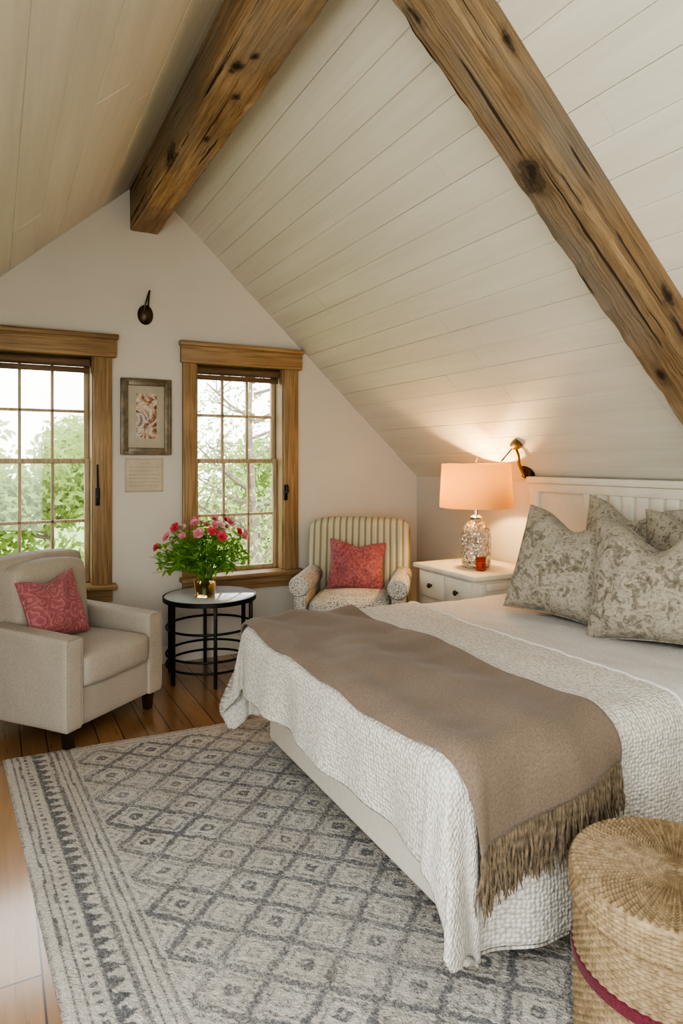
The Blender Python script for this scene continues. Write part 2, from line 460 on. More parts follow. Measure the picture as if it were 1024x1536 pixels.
bm = bmesh.new(); add_box(bm, (XL - .15, 2.1, 0), (XL, YG, roof(XL) + .02)); add_box(bm, (XL - .15, YB, 0), (XL, 2.1, .5)); struct('wall_left', bm, m_wall)

def boards(bm, O, d, n, L, width, y0, y1, seed, gaps):
    """planks running along Y on a slope: O ridge point, d downslope direction, n inward normal"""
    rnd = random.Random(seed)
    def P(a, y, h): return bm.verts.new(O + d * a + Vector((0, y, 0)) + n * h)
    q = [P(0, y0, -.006), P(L, y0, -.006), P(L, y1, -.006), P(0, y1, -.006)]; bm.faces.new(q)
    q2 = [P(0, y0, -.12), P(L, y0, -.12), P(L, y1, -.12), P(0, y1, -.12)]; bm.faces.new(q2)
    a = 0; k = 0
    while a < L - .01:
        w = min(width, L - a); g = gaps[k % len(gaps)]
        y = y0 - rnd.random() * 1.5
        while y < y1:
            ln = rnd.uniform(1.3, 2.9); b0 = max(y, y0); b1 = min(y + ln, y1); y += ln
            if b1 - b0 < .05: continue
            h = rnd.uniform(-.0012, .0008); e = .0005
            A = [(a + g, b0 + e), (a + w - g * .3, b0 + e), (a + w - g * .3, b1 - e), (a + g, b1 - e)]
            c = .0016
            ctr = [(a + g + c, b0 + e + c * .4), (a + w - g * .3 - c, b0 + e + c * .4), (a + w - g * .3 - c, b1 - e - c * .4), (a + g + c, b1 - e - c * .4)]
            lo = [P(u, v, -.006) for u, v in A]; md = [P(u, v, h - .0015) for u, v in A]; hi = [P(u, v, h) for u, v in ctr]
            bm.faces.new(hi)
            for i in range(4):
                j = (i + 1) % 4
                bm.faces.new((lo[i], lo[j], md[j], md[i])); bm.faces.new((md[i], md[j], hi[j], hi[i]))
        a += w; k += 1
bm = bmesh.new()
LR = (XR - XA) / math.cos(THR) + .12; LL = (XA - XL) / math.cos(THL) + .1
boards(bm, Vector((XA, 0, ZA)), Vector((math.cos(THR), 0, -math.sin(THR))), Vector((-math.sin(THR), 0, -math.cos(THR))), LR, .142, YB, YG + .15, 3, [.0020, .0004, .0008, .0015, .0005])
dl = Vector((-math.cos(THL), 0, -math.sin(THL))); nl = Vector((math.sin(THL), 0, -math.cos(THL)))
boards(bm, Vector((XA, 0, ZA)), dl, nl, LL, .19, 1.3, YG + .15, 5, [.0018, .0007])
boards(bm, Vector((XA, 0, ZA)), dl, nl, .76, .19, YB, 1.3, 6, [.0018, .0007])
struct('ceiling', bm, m_board)

bm = bmesh.new(); bev(bm, (XL, YG - .018, 0), (XR, YG, .13), .005); struct('baseboard_gable', bm, m_base)
bm = bmesh.new(); bev(bm, (XR - .018, YB, 0), (XR, YG - .018, .13), .005); struct('baseboard_right', bm, m_base)

# windows
def window(idx, x0, x1):
    root = bpy.data.objects.new('window_%d' % idx, None); COL.objects.link(root); root['kind'] = 'structure'
    RM[root.name] = Matrix.Identity(4)
    cw = .145
    bm = bmesh.new()
    bev(bm, (x0 - .10, YG - .03, WZ0), (x0 + .004, YG, WZ1), .006); bev(bm, (x1 - .004, YG - .03, WZ0), (x1 + cw - .03, YG, WZ1), .006)
    link('casing', bm, m_trimV, root)
    bm = bmesh.new(); bev(bm, (x0 - .115, YG - .045, WZ1 - .02), (x1 + .145, YG, WZ1 + .125), .008); bev(bm, (x0 - .125, YG - .06, WZ1 + .105), (x1 + .155, YG, WZ1 + .137), .006)
    link('head_trim', bm, m_trimH, root)
    bm = bmesh.new(); bev(bm, (x0 - .12, YG - .085, WZ0 - .03), (x1 + .145, YG + .12, WZ0 + .004), .008); bev(bm, (x0 - .10, YG - .03, WZ0 - .12), (x1 + .12, YG, WZ0 - .03), .006)
    link('sill', bm, m_trimH, root)
    bm = bmesh.new()
    bev(bm, (x0, YG - .01, WZ0), (x0 + .014, YG + .2, WZ1), .003); bev(bm, (x1 - .014, YG - .01, WZ0), (x1, YG + .2, WZ1), .003); bev(bm, (x0, YG - .01, WZ1 - .018), (x1, YG + .2, WZ1), .003)
    link('jamb', bm, m_trimV, root)
    a, b = x0 + .014, x1 - .014; zm = 1.44
    for nm, y0, za, zb in (('upper_sash', YG + .135, zm - .015, WZ1 - .02), ('lower_sash', YG + .10, WZ0 + .004, zm + .02)):
        bm = bmesh.new(); y1 = y0 + .034; fr = .034
        bev(bm, (a, y0, za), (a + fr, y1, zb), .004); bev(bm, (b - fr, y0, za), (b, y1, zb), .004)
        bev(bm, (a + fr, y0, za), (b - fr, y1, za + fr), .004); bev(bm, (a + fr, y0, zb - fr), (b - fr, y1, zb), .004)
        for i in (1, 2):
            xc = a + fr + (b - a - 2 * fr) * i / 3
            bev(bm, (xc - .010, y0 + .004, za + fr), (xc + .010, y1 - .004, zb - fr), .004)
        zc = (za + zb) / 2; bev(bm, (a + fr, y0 + .004, zc - .010), (b - fr, y1 - .004, zc + .010), .004)
        so = link(nm, bm, m_sash, root)
        bm = bmesh.new(); yy = (y0 + y1) / 2
        add_box(bm, (a + fr * .6, yy - .001, za + fr * .6), (b - fr * .6, yy + .001, zb - fr * .6)); link('pane', bm, m_pane, so, False)
    # dark latch on the right casing
    bm = bmesh.new(); lx = x1 + .02 if idx == 1 else x1 + .005; lz = 1.20
    bev(bm, (lx - .014, YG - .042, lz - .06), (lx + .014, YG - .028, lz + .06), .004)
    tube(bm, [(lx, YG - .04, lz), (lx, YG - .075, lz + .005), (lx - .004, YG - .08, lz + .05), (lx - .006, YG - .075, lz + (.22 if idx == 1 else .06))], [.009, .009, .008, .006])
    link('latch', bm, m_black, root)
    return root
window(1, *W[0]); window(2, *W[1])
for (x0, x1), lb in zip(W, ('brown blind rolled up in the left window above the beige armchair', 'brown blind rolled up at top of the window behind the flowers')):
    r = thing('window_blind', lb, 'blind', ((x0 + x1) / 2, YG + .06, WZ1 - .075), 0, 'rolled window blinds')
    hw = (x1 - x0) / 2 - .022
    bm = bmesh.new(); tube(bm, [(-hw, 0, .022), (hw, 0, .022)], .032, 16); link('roll', bm, m_blind, r)
    bm = bmesh.new(); bev(bm, (-hw, -.012, -.05), (hw, .004, -.012), .005); link('bottom_bar', bm, m_blind, r)

# beams
def beam(L, w, h, seed, nseg=170):
    bm = bmesh.new(); c = .008
    prof = [(-w / 2 + c, -h), (-w / 6, -h), (w / 6, -h), (w / 2 - c, -h), (w / 2, -h + c), (w / 2, -h * .65), (w / 2, -h * .3), (w / 2, -.0), (-w / 2, 0), (-w / 2, -h * .3), (-w / 2, -h * .65), (-w / 2, -h + c)]
    V = []
    for i in range(nseg + 1):
        x = L * i / nseg; row = []
        for y, z in prof:
            p = Vector((x, y, z)); nv = noise.noise_vector(Vector((x * 1.6 + seed, y * 6, z * 6)))
            nv2 = noise.noise_vector(Vector((x * 13 + seed, y * 26, z * 26)))
            k = .006 if z < -.001 else 0
            row.append(bm.verts.new(p + Vector((0, nv.y * k + nv2.y * .007 * (k > 0), nv.z * k + nv2.z * .007 * (k > 0)))))
        V.append(row)
    n = len(prof)
    for a, b in zip(V, V[1:]):
        for i in range(n): bm.faces.new((a[i], b[i], b[(i + 1) % n], a[(i + 1) % n]))
    bm.faces.new(V[0]); bm.faces.new(V[-1][::-1])
    return bm
o = link('roof_beam', beam(YG - YB - .002, .195, .285, 3.1), m_beam)
o.location = (.935, YB, 3.335); o.rotation_euler = (0, 0, PI / 2)
tag(o, 'rough knotty timber ridge beam running along the ceiling peak to the gable wall', 'beam')
o = link('roof_beam', beam(2.66, .20, .168, 8.4), m_rafter)
o.location = (XA + .12 * math.cos(THR), 1.80, ZA - .12 * math.sin(THR)); o.rotation_euler = (0, THR, 0)
tag(o, 'rough darker timber rafter slanting down the right ceiling slope above the bed', 'beam')

# ------------------------------------------------------------------ rug
def rug_tone(u, v):
    q = .0085
    u += .005 * noise.noise(Vector((u * 6, v * 6, 0))); v += .005 * noise.noise(Vector((u * 6, v * 6, 7)))
    u = (math.floor(u / q) + .5) * q; v = (math.floor(v / q) + .5) * q
    if u < .012 or v < .012: return .4
    def bd(x, a, b): return a <= x < b
    tri = lambda x: abs((x % 1.0) * 2 - 1)
    if u < .30:
        if bd(u, .03, .04) or bd(u, .06, .07): return .56
        if bd(u, .085, .10): return .56 if (v % .036) < .018 else .12
        if bd(u, .115, .125): return .52
        if bd(u, .13, .185): return .62 if (u - .13) / .055 < tri(v / .06) else .14
        if bd(u, .19, .20): return .5
        if bd(u, .222, .232) or bd(u, .245, .255): return .54
        if bd(u, .275, .285): return .46
        return .12
    if v < .10:
        if bd(v, .035, .045) or bd(v, .075, .085): return .52
        return .10
    P = .225; Q = .205
    a = (u - .30) / P; b = (v - .10) / Q
    d = abs(a % 1 - .5) + abs(b % 1 - .5)
    par = d < .5
    e = d if par else 1 - d
    f = .9 + .3 * noise.noise(Vector((u * 3, v * 3, 3)))
    if e > .42: return .58 * f
    if e > .33: return (.40 if (math.floor(u / q) + math.floor(v / q)) % 2 else .06)
    if e > .26: return .46 * f
    if e < .04: return .2
    if e < .15: return (.62 if par else .42) * f
    return .05
A, B, Cc, D = Vector((.035, 3.61)), Vector((2.15, 3.50)), Vector((.262, .30)), Vector((2.3, .22))
NU, NV = 290, 440
V, F, T = [], [], []
for i in range(NU + 1):
    for j in range(NV + 1):
        a = i / NU; b = j / NV
        p = (A * (1 - a) + B * a) * (1 - b) + (Cc * (1 - a) + D * a) * b
        edge = min(a, 1 - a, b, 1 - b)
        z = .002 + min(1, edge * 60) * .010 + random.uniform(-.0022, .0022)
        V.append((p.x, p.y, z)); T.append(rug_tone(a * 2.1, b * 3.3))
for i in range(NU):
    for j in range(NV):
        k = i * (NV + 1) + j; F.append((k, k + 1, k + NV + 2, k + NV + 1))
o = pymesh('area_rug', V, F, m_rug)
at = o.data.attributes.new('tone', 'FLOAT', 'POINT'); at.data.foreach_set('value', T)
tag(o, 'large cream rug with grey diamond lattice and zigzag border under the bed', 'rug')

# ------------------------------------------------------------------ bed
bed = thing('bed', 'double bed with cream upholstered base and cream panelled headboard', 'bed', (2.1, 2.3, .012))
bm = bmesh.new(); bev(bm, (1.20, 1.56, .075), (3.08, 3.08, .345), .02, 3); link('bed_base', bm, m_leather, bed, world=True)
for x in (1.32, 2.95):
    for y in (1.66, 2.98):
        bm = bmesh.new(); lathe(bm, [(0, .012), (.032, .012), (.04, .05), (.04, .08), (0, .08)], 16, Matrix.Translation((x, y, 0))); link('foot', bm, m_darkwood, bed, world=True)
bm = bmesh.new(); rbox(bm, (1.175, 1.535, .345), (3.08, 3.09, .625), .06, 8); link('mattress', bm, m_sheet, bed, world=True)
bm = bmesh.new(); HX0, HX1, HT = 3.115, 3.185, 1.33; HY0, HY1 = 1.42, 3.32
bev(bm, (HX0 + .02, HY0, .02), (HX1, HY1, HT - .02), .004)
hb = link('headboard', bm, m_cream, bed, world=True)
bm = bmesh.new(); bev(bm, (HX0 - .012, HY0 - .015, HT - .03), (HX1, HY1 + .015, HT + .012), .008); link('cap_rail', bm, m_cream, hb, world=False).data.transform(RM[bed.name].inverted())
bm = bmesh.new()
bev(bm, (HX0, HY0, HT - .085), (HX0 + .03, HY1, HT - .03), .005)
for y in (HY1 - .09, 2.78, 1.86, HY0): bev(bm, (HX0, y, .02), (HX0 + .03, y + .085, HT - .08), .005)
o = link('panel_frame', bm, m_cream, hb); o.data.transform(RM[bed.name].inverted())
bm = bmesh.new()
y = 1.96
while y < 2.77:
    bev(bm, (HX0 + .004, y, .05), (HX0 + .03, y + .075, HT - .08), .008); y += .092
o = link('slats', bm, m_cream, hb); o.data.transform(RM[bed.name].inverted())

X0, Y0, Y1, ZT = 1.17, 1.535, 3.09, .645
def drape(s, t, off=0.0, r=.09, vmax=.565, rip=1.0, flare=.06):
    dx = max(0, X0 - s); sy = -1 if t < Y0 else 1
    dy = max(0, Y0 - t, t - Y1)
    px = max(s, X0); py = min(max(t, Y0), Y1)
    d = math.hypot(dx, dy)
    wr = .010 * noise.noise(Vector((s * 3, t * 3, 1.3))) + .006 * noise.noise(Vector((s * 8, t * 8, 4)))
    if d < 1e-6: return (px, py, ZT + off + wr)
    nx, ny = -dx / d, sy * dy / d
    rr = r + off
    q = PI / 2 * rr
    if d < q: h = rr * math.sin(d / rr); v = rr * (1 - math.cos(d / rr))
    else: h = rr; v = rr + d - q
    k = min(1, max(0, v - .04) / .4)
    cor = 2 * abs(nx * ny)
    th = math.atan2(abs(ny), abs(nx))
    h += k * (flare if sy > 0 else flare * .9) * cor * (1 + .5 * math.sin(th * 9 + 1))
    w = t if dx > dy else s
    h += rip * k * (.028 * math.sin(w * 9 + .8 + 2 * noise.noise(Vector((w * 2, 0, 0)))) + .012 * math.sin(w * 23 + 2) + .012)
    lim = vmax - off * .3
    if sy < 0 and dx > 0: lim -= .06 * min(1, dx / .3) ** 1.5     # the near corner hem swings up, rounded
    if v > lim: h += (v - lim) * .05; v = lim + (v - lim) * .02
    return (px + nx * h, py + ny * h, ZT + off + wr - v)
q = sheet('bed_quilt', lambda s, t: drape(s, t, -.006, vmax=.55), 2.0, 3.06, Y0 - .58, Y1 + .4, 60, 130, m_sheet, thick=.008)
tag(q, 'smooth pale quilt under the pillows at the head of the bed', 'quilt')
cv = sheet('coverlet', lambda s, t: drape(s, t, .008), X0 - .375, 2.06, Y0 - .655, Y1 + .54, 140, 230, m_waffle, thick=.012)
tag(cv, 'white dimpled matelasse coverlet hanging over the foot of the bed', 'coverlet')
bm = bmesh.new(); tube(bm, [drape(2.06 + .004 * math.sin(t * 60), t, .012) for t in [Y0 - .62 + (Y1 - Y0 + 1.0) * i / 160 for i in range(161)]], .008, 8)
link('hem', bm, m_sheet, cv)
TS0, TS1, TT0 = X0 - .10, 1.67, Y0 - .345
def thr(s, t):
    skew = .06 * max(0, Y0 + .1 - t)
    if t < Y0 + .35:   # the hanging end is cut shorter towards the pillows
        t = t + .125 * (s - TS0) / (TS1 - TS0) * min(1, (Y0 + .35 - t) / .6)
    s2 = s + .018 * noise.noise(Vector((t * 2.3, .4, 0))) + .02 * math.sin(t * 2) + skew
    p = Vector(drape(s2, t, .028, r=.10, rip=1.0, flare=.06))
    fold = .014 * noise.noise(Vector((s * 4, t * 1.6, 9))) + .009 * math.sin(s * 19 + 3 * noise.noise(Vector((t * 2, 0, 5)))) + .007 * noise.noise(Vector((s * 11, t * 6, 2)))
    if t > Y0: p.z += max(fold, -.013)
    else:
        kk = min(1, (Y0 - t) / .15); p.y -= fold * kk; p.z += max(fold, -.013) * (1 - kk)
    return p
tb = sheet('throw_blanket', thr, TS0, TS1, TT0, Y1 + .25, 80, 170, m_throw, thick=.011)
tag(tb, 'taupe wool throw with a tasselled end laid across the foot of the bed', 'throw')
bm = bmesh.new()
NF = 250
for i in range(NF):
    s = TS0 + (TS1 - TS0) * (i + .5) / NF
    p = thr(s, TT0); ln = random.uniform(.115, .17); pts = [p + Vector((0, 0, .008))]
    clump = Vector((.015 * math.sin(i * 2 * PI / 6), 0, 0))
    dxy = Vector((random.uniform(-.25, .25), random.uniform(-.28, .02), 0))
    for k in range(1, 7):
        w_ = i * 1.3 + k * 1.5
        pts.append(p + dxy * ln * k / 6 * .6 + clump * k / 6 + Vector((.004 * math.sin(w_), .004 * math.cos(w_), -ln * k / 6)))
    tube(bm, pts, [.0034, .004, .0039, .0037, .0034, .003, .0015], 6)
link('fringe', bm, m_fringe, tb)

# pillows ------------------------------------------------------------
def pillow_bm(w, h, T, seed, chop=0, n=38, pw=.38):
    bm = bmesh.new(); 
    for side in (-1, 1):
        G = []
        for i in range(n + 1):
            row = []
            for j in range(n + 1):
                u = math.sin((i / n * 2 - 1) * PI / 2); v = math.sin((j / n * 2 - 1) * PI / 2)
                x = u * w / 2 * (1 - .09 * (1 - v * v)); z = v * h / 2 * (1 - .09 * (1 - u * u))
                z -= chop * math.exp(-(u / .42) ** 2) * max(0, (v + .3) / 1.3) ** 1.5
                th = T / 2 * max(0, (1 - u * u) * (1 - v * v)) ** pw
                th *= 1 - (2.2 * chop * math.exp(-(u / .25) ** 2) * max(0, v))
                nv = noise.noise(Vector((x * 8 + seed, z * 8, side * 3))) + .5 * noise.noise(Vector((x * 20 + seed, z * 20, side)))
                edge = (1 - u * u) * (1 - v * v)
                row.append(bm.verts.new((x, side * (th + nv * .028 * min(1, edge * 3)), z + h / 2)))
            G.append(row)
        for i in range(n):
            for j in range(n): bm.faces.new((G[i][j], G[i + 1][j], G[i + 1][j + 1], G[i][j + 1]))
    bmesh.ops.remove_doubles(bm, verts=bm.verts[:], dist=.0006)
    return bm
def pillow(label, w, h, T, seed, loc, rotz, tilt, roll, mat, group, chop=0, name='throw_pillow'):
    o = link(name, pillow_bm(w, h, T, seed, chop), mat)
    o.location = loc; o.rotation_euler = (R(tilt), R(roll), R(rotz))
    tag(o, label, 'pillow', group)
    # welt along the seam
    bm = bmesh.new(); pts = []
    N = 26
    for a, b in (((-1, -1), (1, -1)), ((1, -1), (1, 1)), ((1, 1), (-1, 1)), ((-1, 1), (-1, -1))):
        for i in range(N):
            u = a[0] + (b[0] - a[0]) * i / N; v = a[1] + (b[1] - a[1]) * i / N
            x = u * w / 2 * (1 - .09 * (1 - v * v)); z = v * h / 2 * (1 - .09 * (1 - u * u))
            z -= chop * math.exp(-(u / .42) ** 2) * max(0, (v + .3) / 1.3) ** 1.5
            pts.append((x, 0, z + h / 2))
    pts.append(pts[0]); tube(bm, pts, .0045, 6)
    link('piping', bm, mat, o)
    return o
G = 'floral pillows on the bed'
pillow('nearer-left mottled floral pillow at the front, closest to the lamp', .57, .57, .36, 1, (2.50, 2.475, .648), -68, -22, 6, m_floral, G, .09)
pillow('large mottled floral pillow at the front right, cut off by the photo edge', .65, .58, .37, 5, (2.53, 1.90, .648), -70, -22, -4, m_floral, G, .14)
pillow('mottled floral pillow against the headboard, behind the front pillow nearest the lamp', .56, .59, .18, 9, (2.90, 2.44, .648), -84, -9, 5, m_floral, G, .08)
pillow('mottled floral pillow against the headboard, behind the gap between the front pillows', .56, .585, .18, 14, (2.88, 1.96, .648), -84, -10, -5, m_floral, G, .10)

# ------------------------------------------------------------------ nightstand + lamp + sconce
ns = thing('nightstand', 'cream painted nightstand with two small drawers beside the bed', 'nightstand', (2.89, 3.56, 0))
nx0, nx1, ny0, ny1, nz = 2.61, 3.17, 3.24, 3.90, .735
bm = bmesh.new(); bev(bm, (nx0 + .02, ny0 + .02, .10), (nx1, ny1 - .02, nz - .03), .006); link('body', bm, m_cream, ns, world=True)
bm = bmesh.new(); bev(bm, (nx0 - .012, ny0 - .012, nz - .032), (nx1 + .005, ny1 + .012, nz), .01, 3); link('top', bm, m_cream, ns, world=True)
for k in range(2):
    a = ny0 + .05 + k * .285
    for zlo, zhi in ((nz - .215, nz - .045), (nz - .50, nz - .24)):
        bm = bmesh.new(); bev(bm, (nx0 + .002, a, zlo), (nx0 + .03, a + .265, zhi), .006)
        dr = link('drawer', bm, m_cream, ns, world=True)
        bm = bmesh.new(); Mx = Matrix.Translation((nx0 + .004, a + .1325, (zlo + zhi) / 2)) @ Matrix.Rotation(-PI / 2, 4, 'Y')
        lathe(bm, [(0, 0), (.008, 0), (.007, .012), (.016, .018), (.017, .026), (.010, .032), (0, .033)], 16, Mx); bm.transform(RM[ns.name].inverted())
        link('knob', bm, m_bronze, dr)
bm = bmesh.new()
for zlo, zhi in ((.14, nz - .055),):
    bev(bm, (nx0 + .05, ny0 + .012, zlo), (nx0 + .10, ny0 + .03, zhi), .004); bev(bm, (nx1 - .07, ny0 + .012, zlo), (nx1 - .02, ny0 + .03, zhi), .004)
    bev(bm, (nx0 + .10, ny0 + .012, zhi - .05), (nx1 - .07, ny0 + .03, zhi), .004)
link('side_panel', bm, m_cream, ns, world=True)
for x in (nx0 + .05, nx1 - .05):
    for y in (ny0 + .05, ny1 - .05):
        bm = bmesh.new(); bev(bm, (x - .025, y - .025, 0), (x + .025, y + .025, .11), .006); link('leg', bm, m_cream, ns, world=True)

LX, LY = 2.85, 3.53
lamp = thing('table_lamp', 'lit table lamp with peach drum shade and mottled silvery glass base', 'lamp', (LX, LY, nz))
bm = bmesh.new(); lathe(bm, [(0, 0), (.075, 0), (.09, .008), (.095, .03), (.1, .09), (.1, .20), (.094, .25), (.07, .29), (.04, .31), (.034, .325), (.028, .325), (.034, .306), (.064, .282), (.086, .246), (.092, .20), (.092, .09), (.086, .034), (0, .026)], 44); link('glass_base', bm, m_crystal, lamp)
bm = bmesh.new(); lathe(bm, [(0, .322), (.04, .322), (.042, .335), (.028, .345), (.016, .35), (.014, .40), (.02, .405), (.02, .45), (0, .45)], 24); tube(bm, [(0, 0, .44), (.0, 0, .70)], .004); tube(bm, [(0, 0, .03), (0, 0, .33)], .008); link('neck', bm, m_steel, lamp)
bm = bmesh.new(); lathe(bm, [(0, .70), (.006, .70), (.009, .715), (.004, .73), (0, .733)], 12)
for k in range(3):
    a = k * 2 * PI / 3; tube(bm, [(0, 0, .69), (.222 * math.cos(a), .222 * math.sin(a), .685)], .0025, 6)
link('finial', bm, m_steel, lamp)
bm = bmesh.new(); lathe(bm, [(.243, .40), (.228, .69), (.225, .69), (.240, .40), (.243, .40)], 56); link('lamp_shade', bm, m_shade, lamp)
m, nt, b = newmat('bulb_glow'); setb(nt, b, 'Emission Color', (1, .78, .50, 1)); setb(nt, b, 'Emission Strength', 12.0); setb(nt, b, 'Base Color', (.9, .8, .7, 1))
bm = bmesh.new(); lathe(bm, [(0, .45), (.014, .455), (.018, .475), (.030, .505), (.030, .53), (.018, .55), (0, .555)], 20); link('bulb', bm, m, lamp)
def plight(loc, e, col, rad):
    L = bpy.data.lights.new('lamp_light', 'POINT'); L.energy = e; L.color = col; L.shadow_soft_size = rad
    o = bpy.data.objects.new('lamp_light', L); COL.objects.link(o); o.location = loc
plight((LX, LY + .05, nz + .55), 21, (1, .64, .29), .03)

cd = thing('candle_jar', 'small amber red glass candle jar in front of the lamp base', 'candle', (2.795, 3.415, nz))
bm = bmesh.new(); lathe(bm, [(0, 0), (.030, 0), (.035, .01), (.035, .085), (.032, .085), (.030, .015), (0, .012)], 28); link('jar', bm, m_amber, cd)
bm = bmesh.new(); lathe(bm, [(0, .014), (.028, .014), (.029, .05), (0, .052)], 24); link('wax', bm, simple('orange_wax', (.70, .17, .05), .5), cd)

scn = thing('wall_sconce', 'aged brass swing-arm sconce on the slope above the headboard', 'sconce', (3.155, 3.37, roof(3.155)))
Mn = Matrix.Translation((3.155, 3.37, roof(3.155) - .002)) @ Matrix.Rotation(PI + THR, 4, 'Y')
bm = bmesh.new(); lathe(bm, [(0, 0), (.052, 0), (.055, .008), (.045, .02), (.02, .028), (.018, .05), (0, .052)], 28, Mn); link('backplate', bm, m_bronze, scn, world=True)
nrm = Vector((-math.sin(THR), 0, -math.cos(THR)))
P0 = Vector((3.155, 3.37, roof(3.155))) + nrm * .045; P1 = Vector((2.99, 3.28, 1.48)); P2 = Vector((2.95, 3.27, 1.545)); P3 = Vector((2.90, 3.34, 1.44))
bm = bmesh.new(); tube(bm, [P0, P0.lerp(P1, .5) + Vector((-.02, 0, .01)), P1, P2], [.011, .010, .010, .010]); link('arm', bm, m_brass, scn, world=True)
bm = bmesh.new(); bmesh.ops.create_uvsphere(bm, u_segments=20, v_segments=14, radius=.03, matrix=Matrix.Translation(P2)); 
lathe(bm, [(0, -.01), (.026, -.01), (.036, .02), (.03, .045), (0, .05)], 20, Matrix.Translation(P2) @ Matrix.Rotation(R(70), 4, 'X')); link('joint', bm, m_brass, scn, world=True)
bm = bmesh.new(); tube(bm, [P2, P2.lerp(P3, .5), P3], .005, 8); link('swing_rod', bm, m_brass, scn, world=True)

# ------------------------------------------------------------------ beige armchair
ac = thing('armchair', 'oatmeal linen armchair with squared arms by the left window', 'armchair', (.372, 4.02, 0), R(39))
bm = bmesh.new(); rbox(bm, (-.33, -.335, .10), (.33, .34, .30), .015, 6); link('seat_frame', bm, m_linen, ac)
bm = bmesh.new(); rbox(bm, (-.253, -.362, .29), (.253, .20, .455), .035, 12, puff=.02, nz=.003); link('seat_cushion', bm, m_linen, ac)
for s in (-1, 1):
    def slope(p, u): 
        if p.z > 0: p.z += .03 * (u[1] * .5)
        return p
    bm = bmesh.new(); rbox(bm, (min(s * .255, s * .36), -.355, .10), (max(s * .255, s * .36), .33, .575), .014, 12, fn=slope, nz=.0015); arm = link('arm', bm, m_linen, ac)
    bm = bmesh.new()
    tube(bm, [(s * .357, -.353, .12), (s * .357, -.353, .548), (s * .350, -.354, .559), (s * .266, -.354, .559), (s * .259, -.353, .548), (s * .259, -.353, .12)], .003, 6); link('piping', bm, m_linen2, arm)
def lean(k, top=.02):
    def f(p, u):
        t = (u[2] + 1) / 2
        p.y += k * t; p.z -= top * u[0] ** 2 * max(0, u[2]) ; p.x *= 1 + .02 * t
        return p
    return f
bm = bmesh.new(); rbox(bm, (-.325, .17, .12), (.325, .34, .915), .04, 12, fn=lean(.05, .02)); link('backrest', bm, m_linen, ac)
bm = bmesh.new(); rbox(bm, (-.250, .07, .44), (.250, .22, .875), .045, 12, fn=lean(.05, .015), puff=.012); link('back_cushion', bm, m_linen, ac)
for x in (-.30, .30):
    for y in (-.30, .28):
        bm = bmesh.new(); lathe(bm, [(0, 0), (.026, 0), (.036, .105), (0, .105)], 4, Matrix.Translation((x, y, 0)) @ Matrix.Rotation(PI / 4, 4, 'Z')); link('leg', bm, m_darkwood, ac, False)
Mac = RM[ac.name]
pl = Mac @ Vector((-.085, -.045, .472))
pillow('rose red paisley cushion on the oatmeal armchair by the left window', .36, .36, .15, 21, pl, 34, -20, -4, m_red, 'red cushions on the armchairs', .03)

# ------------------------------------------------------------------ striped armchair
sa = thing('armchair', 'green and cream striped armchair with woven rolled arms in the corner', 'armchair', (2.28, 4.18, 0), R(-36))
bm = bmesh.new(); rbox(bm, (-.36, -.33, .14), (.36, .34, .36), .03, 6); link('seat_frame', bm, m_weave, sa)
bm = bmesh.new(); rbox(bm, (-.275, -.36, .34), (.275, .22, .515), .06, 12, puff=.02); link('seat_cushion', bm, m_weave, sa)
for s in (-1, 1):
    bm = bmesh.new(); rbox(bm, (min(s * .285, s * .375), -.335, .14), (max(s * .285, s * .375), .27, .58), .03, 6)
    t = bmesh.new(); lathe(t, [(0, -.32), (.05, -.32), (.066, -.312), (.072, -.295), (.070, 0), (.068, .28), (.05, .30), (0, .30)], 24)
    merge(bm, t, Matrix.Translation((s * .332, -.035, .60)) @ Matrix.Rotation(-PI / 2, 4, 'X')); arm = link('arm', bm, m_weave, sa)
    bm = bmesh.new(); ring(bm, (0, 0, 0), .058, .005, 24, 6, Matrix.Translation((s * .332, -.353, .60)) @ Matrix.Rotation(-PI / 2, 4, 'X')); link('piping', bm, m_weave, arm)
def backf(p, u):
    t = (u[2] + 1) / 2
    p.y += .10 * t; p.z -= .03 * u[0] ** 4 * max(0, u[2]); p.y -= .05 * u[0] ** 2
    p.y += .003 * math.cos(p.x * 2 * PI / .0476) * (1 if u[1] < 0 else 0)
    return p
bm = bmesh.new(); rbox(bm, (-.385, .17, .20), (.385, .33, 1.015), .075, 50, fn=backf); link('backrest', bm, m_stripe, sa)
for x in (-.31, .31):
    for y in (-.28, .28):
        bm = bmesh.new(); lathe(bm, [(0, 0), (.018, 0), (.03, .145), (0, .145)], 16, Matrix.Translation((x, y, 0))); link('leg', bm, m_darkwood, sa)
pl = RM[sa.name] @ Vector((.0, .03, .515))
pillow('plain rose red cushion on the striped armchair in the corner', .41, .36, .15, 33, pl, -26, -20, 5, m_red2, 'red cushions on the armchairs', .03)

